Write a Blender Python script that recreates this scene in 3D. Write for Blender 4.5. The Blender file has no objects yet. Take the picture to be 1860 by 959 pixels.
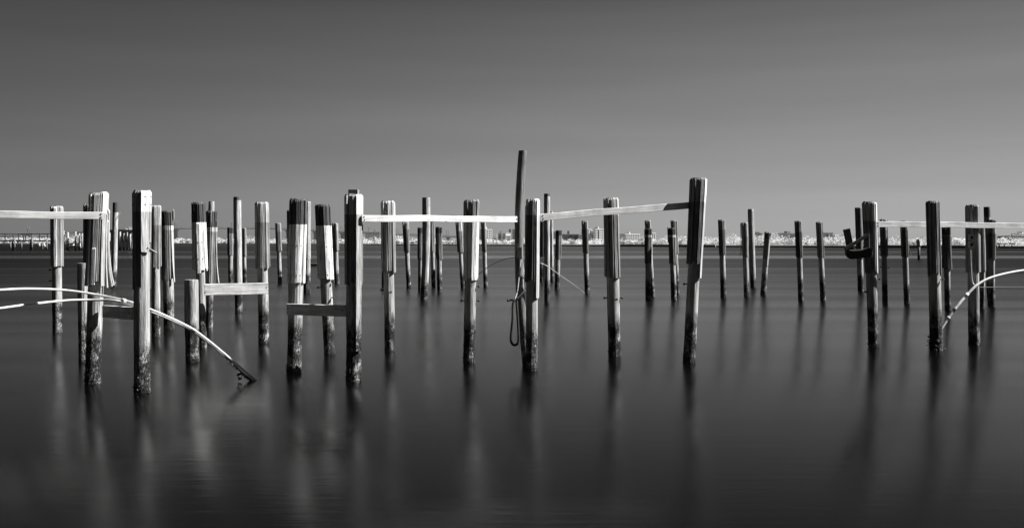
import bpy, bmesh, math, random
from mathutils import Vector, noise, Matrix
random.seed(11)
C = bpy.context.scene
col = C.collection
R = math.radians

# ------------------------------------------------------------------ camera, sky, sun, exposure
F, X0, Y0, H = 1800.0, 930.0, 440.0, 2.7          # focal length in photo pixels, principal column, horizon row, eye height
cd = bpy.data.cameras.new('camera'); cam = bpy.data.objects.new('camera', cd); col.objects.link(cam)
cam.location = (0, 0, H); cam.rotation_euler = (R(90), 0, 0)
cd.sensor_width = 36; cd.lens = 36*F/1860.0; cd.shift_y = -(479.5-Y0)/1860.0
cd.clip_start = .1; cd.clip_end = 60000
C.camera = cam

SUN_AZ, SUN_EL, EXPO = 92.0, 46.0, 1.15                        # azimuth measured from the camera's side towards the right
w = bpy.data.worlds.new('World'); C.world = w; w.use_nodes = True
nt = w.node_tree; nt.nodes.clear()
def N(nt, t, **k):
    n = nt.nodes.new(t)
    for a, b in k.items(): setattr(n, a, b)
    return n
sky = N(nt, 'ShaderNodeTexSky', sky_type='NISHITA'); sky.sun_disc = False
sky.sun_elevation = R(SUN_EL); sky.sun_rotation = R(180-SUN_AZ)
sky.altitude = 0; sky.air_density = 1.0; sky.dust_density = .25; sky.ozone_density = 1.0
sep = N(nt, 'ShaderNodeSeparateColor')             # infrared film sees only the red end of the sky
BG = .055
bg = N(nt, 'ShaderNodeBackground'); bg.inputs[1].default_value = BG
wo = N(nt, 'ShaderNodeOutputWorld'); L = nt.links.new
def wm(op, a, b):
    n = N(nt, 'ShaderNodeMath', operation=op)
    for i, v in enumerate((a, b)):
        if isinstance(v, (int, float)): n.inputs[i].default_value = v
        else: L(v, n.inputs[i])
    return n.outputs[0]
L(sky.outputs[0], sep.inputs[0])
t = wm('MULTIPLY', sep.outputs[0], .1026)
t = wm('DIVIDE', wm('MULTIPLY', t, .79), wm('ADD', wm('MULTIPLY', t, 1.12), 1.0))
# the clear sky is darker away from the sun (left), brighter towards it
tcw = N(nt, 'ShaderNodeTexCoord'); sxw = N(nt, 'ShaderNodeSeparateXYZ'); L(tcw.outputs['Generated'], sxw.inputs[0])
az = N(nt, 'ShaderNodeMapRange'); az.interpolation_type = 'SMOOTHSTEP'
az.inputs[1].default_value = -.75; az.inputs[2].default_value = .35; az.inputs[3].default_value = .45; az.inputs[4].default_value = 1.15
L(sxw.outputs[0], az.inputs[0])
cmap = N(nt, 'ShaderNodeMapping'); cmap.inputs['Scale'].default_value = (1.1, 1.1, 16); L(tcw.outputs['Generated'], cmap.inputs[0])
cn = N(nt, 'ShaderNodeTexNoise'); cn.inputs['Scale'].default_value = 1.5; cn.inputs['Detail'].default_value = 4; L(cmap.outputs[0], cn.inputs['Vector'])
cir = wm('ADD', wm('MULTIPLY', cn.outputs['Fac'], .34), .83)       # thin veils of cirrus
t = wm('MULTIPLY', wm('MULTIPLY', t, az.outputs[0]), cir)
zn = N(nt, 'ShaderNodeMapRange'); zn.interpolation_type = 'SMOOTHSTEP'          # infrared sky: almost black overhead
zn.inputs[1].default_value = .07; zn.inputs[2].default_value = .42; zn.inputs[3].default_value = 1; zn.inputs[4].default_value = .2
L(sxw.outputs[2], zn.inputs[0]); t = wm('MULTIPLY', t, zn.outputs[0])
bk = N(nt, 'ShaderNodeMapRange'); bk.interpolation_type = 'SMOOTHSTEP'          # added dimming of the unseen sky behind the camera, cuts fill on pile fronts
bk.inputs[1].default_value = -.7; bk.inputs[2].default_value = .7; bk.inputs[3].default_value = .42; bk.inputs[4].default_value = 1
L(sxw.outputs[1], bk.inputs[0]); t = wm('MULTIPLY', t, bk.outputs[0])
t = wm('MULTIPLY', t, 1.06/(BG*2**EXPO))
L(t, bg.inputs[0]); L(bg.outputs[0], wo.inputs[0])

sd = bpy.data.lights.new('sun', 'SUN'); sd.energy = 5.0; sd.angle = R(.5); sd.color = (1, .99, .98)
sun = bpy.data.objects.new('sun', sd); col.objects.link(sun)
sv = Vector((math.sin(R(SUN_AZ))*math.cos(R(SUN_EL)), -math.cos(R(SUN_AZ))*math.cos(R(SUN_EL)), math.sin(R(SUN_EL))))
sun.rotation_euler = sv.to_track_quat('Z', 'Y').to_euler()
C.view_settings.view_transform = 'Standard'; C.view_settings.look = 'None'
C.view_settings.exposure = EXPO; C.view_settings.gamma = 1

# ------------------------------------------------------------------ helpers
def D_of(y): return F*H/(y-Y0)                      # distance of a point of the water seen on row y
def P(x, y, D): return Vector(((x-X0)*D/F, D, H+(Y0-y)*D/F))

def tag(o, label=None, cat=None, group=None, kind=None):
    if label: o['label'] = label
    if cat: o['category'] = cat
    if group: o['group'] = group
    if kind: o['kind'] = kind
    return o
def empty(name, loc):
    o = bpy.data.objects.new(name, None); o.location = loc; o.empty_display_size = .3
    col.objects.link(o); return o

class MB:
    """collects polygons with a tone per face"""
    def __init__(s): s.v = []; s.f = []; s.t = []; s.sm = []
    def face(s, idx, tone, smooth=False): s.f.append(idx); s.t.append(tone); s.sm.append(smooth)
    def box(s, c, sz, tone=.3, rot=None):
        b = len(s.v); c = Vector(c)
        for x in (-1, 1):
            for y in (-1, 1):
                for z in (-1, 1):
                    p = Vector((x*sz[0]/2, y*sz[1]/2, z*sz[2]/2))
                    if rot: p = rot @ p
                    s.v.append(c+p)
        for q in ((0,1,3,2),(4,6,7,5),(0,4,5,1),(2,3,7,6),(0,2,6,4),(1,5,7,3)):
            s.face([b+i for i in q], tone)
    def beam(s, a, b, wdt, hgt, tone=.3, up=Vector((0,0,1)), segs=1, cut=.006, wob=0):
        """a sawn board from a to b with broken edges; hgt along up, wdt across"""
        a = Vector(a); b = Vector(b); d = (b-a); ln = d.length; d.normalize()
        sd_ = d.cross(up).normalized(); u = sd_.cross(d).normalized()
        prof = []
        h, q, c = hgt/2, wdt/2, cut
        for (x, z) in ((-q+c,-h),(q-c,-h),(q,-h+c),(q,h-c),(q-c,h),(-q+c,h),(-q,h-c),(-q,-h+c)): prof.append((x, z))
        base = len(s.v)
        for i in range(segs+1):
            p = a+d*ln*i/segs
            o = u*wob*noise.noise(Vector((p.x*.9+3, p.y, 7)))
            for (x, z) in prof: s.v.append(p+sd_*x+u*z+o)
        for i in range(segs):
            for k in range(8):
                j = (k+1) % 8
                s.face([base+i*8+k, base+i*8+j, base+(i+1)*8+j, base+(i+1)*8+k], tone)
        s.face([base+k for k in range(8)][::-1], tone); s.face([base+segs*8+k for k in range(8)], tone)
    def tube(s, pts, r, tone=.5, n=10, caps=True):
        pts = [Vector(p) for p in pts]; base = len(s.v); m = len(pts)
        rr = r if isinstance(r, (list, tuple)) else [r]*m
        for i, p in enumerate(pts):
            d = (pts[min(i+1, m-1)]-pts[max(i-1, 0)]).normalized()
            a = d.cross(Vector((0, 0, 1)) if abs(d.z) < .95 else Vector((1, 0, 0))).normalized(); b = a.cross(d)
            for k in range(n):
                t = 2*math.pi*k/n
                s.v.append(p+a*math.cos(t)*rr[i]+b*math.sin(t)*rr[i])
        for i in range(m-1):
            for k in range(n):
                j = (k+1) % n
                s.face([base+i*n+k, base+i*n+j, base+(i+1)*n+j, base+(i+1)*n+k], tone, True)
        if caps:
            s.face([base+k for k in range(n)][::-1], tone); s.face([base+(m-1)*n+k for k in range(n)], tone)
    def lump(s, c, r, tone=.2, n=6):
        b = len(s.v); c = Vector(c); rows = [-.6, .3, .95]
        for z in rows:
            q = math.sqrt(max(0.05, 1-z*z))
            for k in range(n):
                t = 2*math.pi*k/n+z
                j = random.uniform(.75, 1.2)
                s.v.append(c+Vector((math.cos(t)*q*r*j, math.sin(t)*q*r*j, z*r*j)))
        for i in range(2):
            for k in range(n):
                j = (k+1) % n
                s.face([b+i*n+k, b+i*n+j, b+(i+1)*n+j, b+(i+1)*n+k], tone)
        s.face([b+k for k in range(n)][::-1], tone); s.face([b+2*n+k for k in range(n)], tone)
    def build(s, name, mat, parent=None, loc=(0, 0, 0)):
        me = bpy.data.meshes.new(name); loc = Vector(loc)
        me.from_pydata([tuple(v-loc) for v in s.v], [], s.f)
        bm = bmesh.new(); bm.from_mesh(me); bmesh.ops.recalc_face_normals(bm, faces=bm.faces); bm.to_mesh(me); bm.free()
        at = me.color_attributes.new('tone', 'FLOAT_COLOR', 'CORNER')
        buf = []
        for p, t in zip(me.polygons, s.t):
            buf += [t, t, t, 1]*p.loop_total
        at.data.foreach_set('color', buf)
        me.polygons.foreach_set('use_smooth', s.sm)
        me.materials.append(mat)
        o = bpy.data.objects.new(name, me); col.objects.link(o)
        if parent: o.parent = parent
        else: o.location = loc
        return o

def smooth_path(pts, k=8):
    """Catmull-Rom through the points"""
    pts = [Vector(p) for p in pts]; out = []
    q = [pts[0]*2-pts[1]]+pts+[pts[-1]*2-pts[-2]]
    for i in range(1, len(q)-2):
        for j in range(k):
            t = j/k; a, b, c, d = q[i-1], q[i], q[i+1], q[i+2]
            out.append(.5*((2*b)+(-a+c)*t+(2*a-5*b+4*c-d)*t*t+(-a+3*b-3*c+d)*t*t*t))
    out.append(pts[-1]); return out

# ------------------------------------------------------------------ materials
def newmat(name):
    m = bpy.data.materials.new(name); m.use_nodes = True
    nt = m.node_tree; nt.nodes.clear()
    return m, nt, N(nt, 'ShaderNodeBsdfPrincipled'), N(nt, 'ShaderNodeOutputMaterial')
def math_(nt, op, a, b=None, clamp=False):
    n = N(nt, 'ShaderNodeMath', operation=op); n.use_clamp = clamp
    for i, v in enumerate((a, b)):
        if v is None: continue
        if isinstance(v, (int, float)): n.inputs[i].default_value = v
        else: nt.links.new(v, n.inputs[i])
    return n.outputs[0]
def ramp(nt, src, stops):
    r = N(nt, 'ShaderNodeValToRGB'); e = r.color_ramp.elements
    while len(e) < len(stops): e.new(.5)
    for i, (p, v) in enumerate(stops): e[i].position = p; e[i].color = (v, v, v, 1)
    nt.links.new(src, r.inputs[0]); return r.outputs[0]
def noise_(nt, vec, scale, stretch, detail=5, rough=.6, dist=0):
    mp = N(nt, 'ShaderNodeMapping'); mp.inputs['Scale'].default_value = stretch
    nt.links.new(vec, mp.inputs[0])
    n = N(nt, 'ShaderNodeTexNoise'); n.inputs['Scale'].default_value = scale
    n.inputs['Detail'].default_value = detail; n.inputs['Roughness'].default_value = rough; n.inputs['Distortion'].default_value = dist
    nt.links.new(mp.outputs[0], n.inputs['Vector']); return n.outputs['Fac']

def wood_mat(name, axis='z', wet=True, lo=.55, hi=1.35, crack=True, bump=1.0):
    m, nt, b, o = newmat(name)
    at = N(nt, 'ShaderNodeAttribute', attribute_name='tone')
    tone = at.outputs['Fac']
    tc = N(nt, 'ShaderNodeTexCoord'); oi = N(nt, 'ShaderNodeObjectInfo')
    off = N(nt, 'ShaderNodeVectorMath', operation='ADD')
    sc = N(nt, 'ShaderNodeVectorMath', operation='SCALE'); sc.inputs['Scale'].default_value = 37
    cb = N(nt, 'ShaderNodeCombineXYZ')
    for i in range(3): nt.links.new(oi.outputs['Random'], cb.inputs[i])
    nt.links.new(cb.outputs[0], sc.inputs[0]); nt.links.new(tc.outputs['Object'], off.inputs[0]); nt.links.new(sc.outputs[0], off.inputs[1])
    v = off.outputs[0]
    st = (1, 1, .05) if axis == 'z' else (.05, 1, 1)
    g = noise_(nt, v, 34, st, 6, .62, .3)
    g2 = noise_(nt, v, 11, (1, 1, .1) if axis == 'z' else (.1, 1, 1), 4, .6, .8)
    gr = ramp(nt, g, [(.28, lo), (.5, 1.0), (.72, hi)])
    gr2 = ramp(nt, g2, [(.3, .72), (.6, 1.12)])
    blot = noise_(nt, v, 3.2, (1, 1, .5), 4, .6)
    bl = ramp(nt, blot, [(.3, .74), (.65, 1.1)])
    t = math_(nt, 'MULTIPLY', tone, gr); t = math_(nt, 'MULTIPLY', t, gr2); t = math_(nt, 'MULTIPLY', t, bl)
    if crack:
        ck = noise_(nt, v, 26, (1, 1, .025) if axis == 'z' else (.025, 1, 1), 3, .5, .5)
        cr = ramp(nt, ck, [(.30, .3), (.335, 1)])
        t = math_(nt, 'MULTIPLY', t, cr)
    if axis == 'x' and not crack:                       # knots in the sawn rails
        vo = N(nt, 'ShaderNodeTexVoronoi'); vo.inputs['Scale'].default_value = 1.7
        mpv = N(nt, 'ShaderNodeMapping'); mpv.inputs['Scale'].default_value = (.8, 1, 1.3); nt.links.new(v, mpv.inputs[0]); nt.links.new(mpv.outputs[0], vo.inputs['Vector'])
        t = math_(nt, 'MULTIPLY', t, ramp(nt, vo.outputs['Distance'], [(.035, .3), (.07, .85), (.12, 1)]))
    if wet:
        geo = N(nt, 'ShaderNodeNewGeometry'); sx = N(nt, 'ShaderNodeSeparateXYZ'); nt.links.new(geo.outputs['Position'], sx.inputs[0])
        wn = noise_(nt, v, 9, (1, 1, .35), 6, .75, .2)
        wn2 = math_(nt, 'MULTIPLY', oi.outputs['Random'], .3)
        z = math_(nt, 'ADD', sx.outputs[2], math_(nt, 'MULTIPLY', wn, 1.0))
        z = math_(nt, 'SUBTRACT', z, wn2)
        wz = N(nt, 'ShaderNodeMapRange'); wz.inputs[1].default_value = 1.12; wz.inputs[2].default_value = 1.38
        nt.links.new(z, wz.inputs[0])
        bn = noise_(nt, v, 34, (1, 1, .5), 4, .7)
        big = noise_(nt, v, 5, (1, 1, .7), 3, .5)          # shells sit in patches between bare black weed
        bn = math_(nt, 'ADD', bn, math_(nt, 'MULTIPLY', math_(nt, 'SUBTRACT', big, .5), .9))
        bc = ramp(nt, bn, [(.42, .012), (.56, .07), (.70, .42)])
        mx = N(nt, 'ShaderNodeMix'); mx.data_type = 'FLOAT'
        nt.links.new(wz.outputs[0], mx.inputs[0]); nt.links.new(bc, mx.inputs[2]); nt.links.new(t, mx.inputs[3])
        t = mx.outputs[0]
    t = math_(nt, 'MINIMUM', t, .88)
    nt.links.new(t, b.inputs['Base Color'])
    b.inputs['Roughness'].default_value = .8; b.inputs['Specular IOR Level'].default_value = .25
    bp = N(nt, 'ShaderNodeBump'); bp.inputs['Strength'].default_value = bump; bp.inputs['Distance'].default_value = .018
    hsum = math_(nt, 'ADD', g, math_(nt, 'MULTIPLY', g2, 1.5))
    if wet:
        kn = noise_(nt, v, 26, (1, 1, .8), 4, .7)
        hsum = math_(nt, 'ADD', hsum, math_(nt, 'MULTIPLY', math_(nt, 'SUBTRACT', 1.0, wz.outputs[0]), math_(nt, 'MULTIPLY', kn, 2.5)))
    nt.links.new(hsum, bp.inputs['Height']); nt.links.new(bp.outputs[0], b.inputs['Normal'])
    nt.links.new(b.outputs[0], o.inputs[0])
    return m
def plain_mat(name, rough=.7, nz=.25, scale=3, spec=.3, metal=0):
    m, nt, b, o = newmat(name)
    at = N(nt, 'ShaderNodeAttribute', attribute_name='tone')
    tc = N(nt, 'ShaderNodeTexCoord')
    n = noise_(nt, tc.outputs['Object'], scale, (1, 1, 1), 5, .65)
    r = ramp(nt, n, [(.25, 1-nz), (.75, 1+nz)])
    nt.links.new(math_(nt, 'MULTIPLY', at.outputs['Fac'], r), b.inputs['Base Color'])
    b.inputs['Roughness'].default_value = rough; b.inputs['Specular IOR Level'].default_value = spec; b.inputs['Metallic'].default_value = metal
    nt.links.new(b.outputs[0], o.inputs[0]); return m
M_pile = wood_mat('weathered_pile_wood', 'z', True, .42, 1.5)
M_board = wood_mat('weathered_board_wood', 'z', True, .78, 1.15)
M_rail = wood_mat('sawn_rail_wood', 'x', False, .86, 1.1, False, .12)
M_beam = wood_mat('sawn_beam_wood', 'x', False, .75, 1.15, True, .35)
M_pipe = plain_mat('pipe_plastic', .5, .45, 7, .4)
M_rubber = plain_mat('dark_rubber', .6, .35, 20, .4)
M_metal = plain_mat('rusty_metal', .6, .4, 30, .4)
M_weed = plain_mat('seaweed', .7, .5, 30, .3)
M_wall = plain_mat('building_wall', .85, .08, .2, .2)
M_glass = plain_mat('window_glass', .2, .1, .1, .5)
M_conc = plain_mat('bridge_concrete', .85, .12, .1, .2)
def leaf_mat():
    m, nt, b, o = newmat('infrared_foliage')
    at = N(nt, 'ShaderNodeAttribute', attribute_name='tone'); b.inputs['Roughness'].default_value = .8; b.inputs['Specular IOR Level'].default_value = .1
    tr = N(nt, 'ShaderNodeBsdfTranslucent'); mx = N(nt, 'ShaderNodeMixShader'); mx.inputs[0].default_value = .5
    nt.links.new(at.outputs['Fac'], b.inputs['Base Color']); nt.links.new(at.outputs['Fac'], tr.inputs[0])
    nt.links.new(b.outputs[0], mx.inputs[1]); nt.links.new(tr.outputs[0], mx.inputs[2]); nt.links.new(mx.outputs[0], o.inputs[0]); return m
M_leaf = leaf_mat()
M_bark = plain_mat('bark', .9, .2, 2, .1)
M_land = plain_mat('shore_ground', .95, .3, .1, .1)

def water_mat():
    m, nt, b, o = newmat('long_exposure_water')
    geo = N(nt, 'ShaderNodeNewGeometry'); pos = geo.outputs['Position']
    sx = N(nt, 'ShaderNodeSeparateXYZ'); nt.links.new(pos, sx.inputs[0])
    b.inputs['Base Color'].default_value = (.0015, .0015, .0015, 1)
    b.inputs['IOR'].default_value = 1.33
    b.inputs['Specular IOR Level'].default_value = .2
    # calm slicks lie in long strips across the bay; ripples between them scatter the reflection
    y = sx.outputs[1]
    n1 = noise_(nt, pos, 1.0, (.010, .16, 1), 5, .6)
    r1 = ramp(nt, n1, [(.3, .105), (.7, .16)])
    logy = math_(nt, 'LOGARITHM', math_(nt, 'MAXIMUM', y, 5.0), 10.0)
    cbn = N(nt, 'ShaderNodeCombineXYZ')
    nt.links.new(math_(nt, 'MULTIPLY', sx.outputs[0], .0006), cbn.inputs[0]); nt.links.new(math_(nt, 'MULTIPLY', logy, 26.0), cbn.inputs[1])
    nn = N(nt, 'ShaderNodeTexNoise'); nn.inputs['Scale'].default_value = 1; nn.inputs['Detail'].default_value = 3
    nt.links.new(cbn.outputs[0], nn.inputs['Vector'])
    far = ramp(nt, nn.outputs['Fac'], [(.35, .04), (.65, -.05)])
    dr = N(nt, 'ShaderNodeMapRange'); dr.inputs[1].default_value = 1.38; dr.inputs[2].default_value = 2.1; dr.inputs[4].default_value = .2
    nt.links.new(logy, dr.inputs[0])                    # the open bay is more ruffled than the sheltered foreground
    rg = math_(nt, 'ADD', math_(nt, 'ADD', r1, far), dr.outputs[0])
    def strip(y0, y1, soft, amt, src):
        a = N(nt, 'ShaderNodeMapRange'); a.interpolation_type = 'SMOOTHSTEP'
        a.inputs[1].default_value = y0-soft; a.inputs[2].default_value = y0+soft; nt.links.new(y, a.inputs[0])
        c = N(nt, 'ShaderNodeMapRange'); c.interpolation_type = 'SMOOTHSTEP'
        c.inputs[1].default_value = y1-soft; c.inputs[2].default_value = y1+soft; c.inputs[3].default_value = 1; c.inputs[4].default_value = 0
        nt.links.new(y, c.inputs[0])
        return math_(nt, 'ADD', src, math_(nt, 'MULTIPLY', math_(nt, 'MULTIPLY', a.outputs[0], c.outputs[0]), amt))
    for (p0, p1, amt) in ((464.5, 469.5, -.15), (457, 458.5, -.09), (478, 479, -.05), (488, 490, -.07), (448, 455.5, .05), (472, 486, .03)):
        rg = strip(D_of(p1), D_of(p0), D_of(p1)*.025, amt, rg)
    rg = math_(nt, 'MAXIMUM', rg, .08)
    nt.links.new(rg, b.inputs['Roughness'])
    b.inputs['Anisotropic'].default_value = .92      # the swell runs along the shore: reflections smear sideways
    tg = N(nt, 'ShaderNodeCombineXYZ'); tg.inputs[0].default_value = 1; nt.links.new(tg.outputs[0], b.inputs['Tangent'])
    rip = noise_(nt, pos, 1.0, (.45, 5, 1), 5, .7, .5)
    bp = N(nt, 'ShaderNodeBump'); bp.inputs['Strength'].default_value = .28; bp.inputs['Distance'].default_value = .007
    nt.links.new(rip, bp.inputs['Height']); nt.links.new(bp.outputs[0], b.inputs['Normal'])
    nt.links.new(b.outputs[0], o.inputs[0]); return m
M_water = water_mat()

# ------------------------------------------------------------------ water and land
mb = MB()
mb.v = [Vector((-30000, -60, 0)), Vector((30000, -60, 0)), Vector((30000, 45000, 0)), Vector((-30000, 45000, 0))]
mb.face([0, 1, 2, 3], .01)
tag(mb.build('water', M_water), kind='structure')
bed = MB()
bed.v = [Vector((-30000, -60, -4)), Vector((30000, -60, -4)), Vector((30000, 45000, -4)), Vector((-30000, 45000, -4))]
bed.face([0, 1, 2, 3], .1)
tag(bed.build('sea_floor', M_land), kind='structure')

shore_px = [(-900, 443.0), (0, 443.2), (300, 443.3), (660, 445.2), (880, 446.6), (1100, 447.4), (1300, 449), (1500, 449.6), (1700, 450.6), (1900, 451.2), (2600, 452.5)]
def shoreD(x):
    for (a, ya), (b, yb) in zip(shore_px, shore_px[1:]):
        if a <= x <= b:
            return D_of(ya+(yb-ya)*(x-a)/(b-a))
    return D_of(shore_px[0][1] if x < 0 else shore_px[-1][1])
land = MB(); xs = list(range(-900, 2601, 20))
for i, x in enumerate(xs):
    D = shoreD(x)*(1+.012*noise.noise(Vector((x*.013, 1, 1))))
    for (k, z) in ((1.0, -.5), (1.0005, .9), (1.02, 1.2), (1.25, 1.9), (4.5, 2.0), (12, 2.0)):
        land.v.append(Vector(((x-X0)*D*k/F, D*k, z)))
for i in range(len(xs)-1):
    for j in range(5):
        a = i*6+j
        land.face([a, a+6, a+7, a+1], .16)
tag(land.build('far_shore_ground', M_land), kind='structure')

# ------------------------------------------------------------------ piles
GP = 'timber piles of the vanished dock'
def shaft(mb, A, B, r0, r1, z0, z1, zT, tone, seed, n=22, bow=0, zones=None):
    """round pile; A = foot at z 0, B = head at z zT; runs z0..z1"""
    step = .09 if r0*F/A.y > 9 else .2
    m = max(6, int((z1-z0)/step)); base = len(mb.v)
    zs = [z0+(z1-z0)*i/m for i in range(m+1)]
    if zones: zs = sorted(set(zs+[zones[0]]))
    for i, z in enumerate(zs):
        t = z/zT; c = A+(B-A)*t; c.z = z; c = c+Vector((bow*math.sin(math.pi*max(0, min(1, t))), 0, 0))
        r = r0+(r1-r0)*max(0, t)
        if i == len(zs)-1: r *= .95
        for k in range(n):
            a = 2*math.pi*k/n; ca, sa = math.cos(a), math.sin(a)
            d = 1+.07*noise.noise(Vector((ca*1.3+seed, sa*1.3, z*.9)))+.045*noise.noise(Vector((ca*6+seed, sa*6, z*.7)))
            if z < .9: d += .05*noise.noise(Vector((ca*5, sa*5+seed, z*7)))
            mb.v.append(Vector((c.x+ca*r*d, c.y+sa*r*d, z)))
    for i in range(len(zs)-1):
        tn = tone if not zones or zs[i] < zones[0]-1e-4 else zones[1]
        for k in range(n):
            j = (k+1) % n
            mb.face([base+i*n+k, base+i*n+j, base+(i+1)*n+j, base+(i+1)*n+k], tn, True)
    b2 = len(mb.v); top = base+(len(zs)-1)*n
    for k in range(n): mb.v.append(mb.v[top+k].copy())
    mb.face([b2+k for k in range(n)], zones[1] if zones else tone)

def board(mb, axis, ang, Rt, Rb, hw, z0, z1, th, tone, splits=(), splay=0, drift=0, cham=.045, nails=()):
    """one cladding batten. axis(z) -> centre; ang 0 faces the camera, + to the right; splits [(z, tone above)]"""
    d = Vector((math.sin(ang), -math.cos(ang), 0)); s = Vector((math.cos(ang), math.sin(ang), 0))
    zs = sorted(set([z0+(z1-cham-z0)*i/7 for i in range(8)]+[z for z, _ in splits if z0 < z < z1-cham]))+[z1]
    base = len(mb.v)
    for i, z in enumerate(zs):
        k = (z-z0)/(z1-z0); Rr = Rb+(Rt-Rb)*k; c = axis(z)
        ou = splay*(1-k)**3; dr = drift*(1-k)**2
        to, hwz, thz = 0, hw, th
        if i == len(zs)-1: thz = max(.004, th-.028); hwz = hw*.86
        elif i == 0: hwz = hw*.95
        for (q, e) in ((-hwz, 0), (hwz, 0), (hwz, thz*.6), (hwz-.006, thz), (-hwz+.006, thz), (-hwz, thz*.6)):
            p = c+d*(Rr+ou+e)+s*(q+dr); p.z = z+(.006*math.sin(q*70) if i == 0 else 0)
            mb.v.append(p)
    for i in range(len(zs)-1):
        tn = tone
        for (zz, tt) in splits:
            if zs[i] >= zz-1e-4: tn = tt
        for k in range(6):
            j = (k+1) % 6
            mb.face([base+i*6+k, base+i*6+j, base+(i+1)*6+j, base+(i+1)*6+k], tn)
    mb.face([base+k for k in range(6)], tone); mb.face([base+(len(zs)-1)*6+k for k in range(6)], splits[-1][1] if splits else tone)
    for z in nails:
        if z0 < z < z1:
            k = (z-z0)/(z1-z0); c = axis(z)
            p = c+d*(Rb+(Rt-Rb)*k+splay*(1-k)**3+th)+s*drift*(1-k)**2; p.z = z
            mb.box(p, (.016, .016, .018), .015)

PILES = {}
def pile(key, xt, yt, xb, yb, wb, wrap=None, label='', wt=None, tone=.28, zone=None, bow=0, bolts=(), barn=False,
         splits=(), wtone=.24, boards=None, extra=(), core=None, nails=(), cap=None, n_b=10, D=None, rag=.05, cut=None):
    """wrap = (row of its lower edge, width above, width below) in photo pixels"""
    D = D or D_of(yb); m = D/F
    tone = min(.6, tone*1.32)
    if wtone < .8: wtone *= .95; splits = [(y, t*(.8 if t > .2 else 1)) for y, t in splits]
    A = Vector(((xb-X0)*m, D, 0)); zT = H+(Y0-yt)*m; B = Vector(((xt-X0)*m, D, zT))
    if wrap is None and not bolts and not barn and not cap: root = None
    else: root = tag(empty('timber_pile', A), label, 'pile', GP)
    def axis(z):
        t = z/zT; c = A+(B-A)*t; return Vector((c.x+bow*math.sin(math.pi*max(0, min(1, t))), c.y, z))
    seed = sum(ord(c) for c in key)*.37
    rb = wb*m/2; rt = (wt*m/2 if wt else rb*.93)
    if wrap: rt = min(rt, (wrap[1]*m/2)-.032)
    zS = zT if not core else H+(Y0-core)*m
    s = MB(); zz = None
    if zone: zz = (H+(Y0-zone[0])*m, zone[1])
    if wrap: zz = None
    shaft(s, A, B, rb, rt, -2.0, (zS-.012 if wrap and not core else zS), zT, tone, seed, bow=bow, zones=zz)
    if root is None:
        o = s.build('timber_pile', M_pile, None, A); tag(o, label, 'pile', GP); PILES[key] = (A, axis, rb, D); return o
    loc_fix = lambda ob: ob
    if barn:                                              # shells grown onto the foot of the pile
        rq = random.Random(int(seed*71))
        for i in range(60):
            z = abs(rq.gauss(.04, .13)); a = rq.uniform(0, 2*math.pi); c0 = axis(z)
            s.lump(c0+Vector((math.cos(a)*rb*.99, math.sin(a)*rb*.99, 0)), rq.uniform(.008, .022), .2)
    for i, v in enumerate(s.v): s.v[i] = v-A
    s.build('pile_shaft', M_pile, root)
    if wrap:
        rnd = random.Random(int(seed*100)); wbtm = H+(Y0-wrap[0])*m
        th = .028
        Rt, Rb = wrap[1]*m/2-th, wrap[2]*m/2-th
        sp = [(H+(Y0-y)*m, t) for y, t in splits]; sp.sort(key=lambda q: q[0])
        nz = [H+(Y0-y)*m for y in nails]
        c = MB(); yaw = rnd.uniform(0, 1)
        n = n_b
        for k in range(n):
            ang = 2*math.pi*(k+yaw)/n+rnd.uniform(-.05, .05)
            if ang > math.pi: ang -= 2*math.pi
            hw = math.pi*(Rt+Rb)/2/n*rnd.uniform(.90, .96)
            tv = rnd.uniform(.94, 1.02) if wtone > .8 else rnd.uniform(.55, 1.4)
            z0 = wbtm+rnd.uniform(-rag, rag)*.7; z1 = zT+rnd.uniform(-.022, .006)
            if cut:
                for (a0, a1, y0_, y1_) in cut:
                    if a0 <= math.degrees(ang) <= a1:
                        if y0_: z1 = H+(Y0-y0_)*m
                        if y1_: z0 = H+(Y0-y1_)*m
            board(c, axis, ang, Rt*rnd.uniform(.98, 1.03), Rb*rnd.uniform(.98, 1.03), hw, z0, z1, th*rnd.uniform(.8, 1.15), wtone*tv,
                  [(z, t*tv) for z, t in sp], splay=rnd.choice((0, 0, 0, .02, .035)) if rag > .06 else rnd.choice((0, 0, 0, .01)),
                  drift=rnd.uniform(-.01, .01), nails=nz)
        for (deg, yb0, yt0, wpx, tn, out, spl, dr) in extra:       # single planks nailed over the battens
            z0 = H+(Y0-yb0)*m; z1 = H+(Y0-yt0)*m
            kz = lambda z: Rb+(Rt-Rb)*(z-wbtm)/(zT-wbtm)
            board(c, axis, R(deg), kz(z1)+out, kz(z0)+out, wpx*m/2, z0, z1, .03, tn, [(z, t*tn/wtone) for z, t in sp if z0 < z < z1], splay=spl, drift=dr, nails=nz)
        for i, v in enumerate(c.v): c.v[i] = v-A
        c.build('cladding', M_board, root)
    for (deg, yy) in bolts:
        z = H+(Y0-yy)*m; d = Vector((math.sin(R(deg)), -math.cos(R(deg)), 0)); c0 = axis(z)-A
        r = rb+(rt-rb)*z/zT
        b = MB(); b.tube([c0+d*(r-.03), c0+d*(r+.06)], .012, .04, 8); b.tube([c0+d*(r+.055), c0+d*(r+.085)], .03, .04, 6)
        b.build('bolt', M_metal, root)
    if cap:
        b = MB(); x0, x1, y0_, tn = cap
        cx = (x0+x1)/2; p = Vector(((cx-X0)*m, D, zT+(yt-y0_)*m/2))-A
        b.box(p, ((x1-x0)*m, .2, (yt-y0_)*m+.02), tn); b.build('pile_cap', M_beam, root)
    PILES[key] = (A, axis, rb, D)
    return root

W = .85   # bleached, nearly white battens
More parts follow.
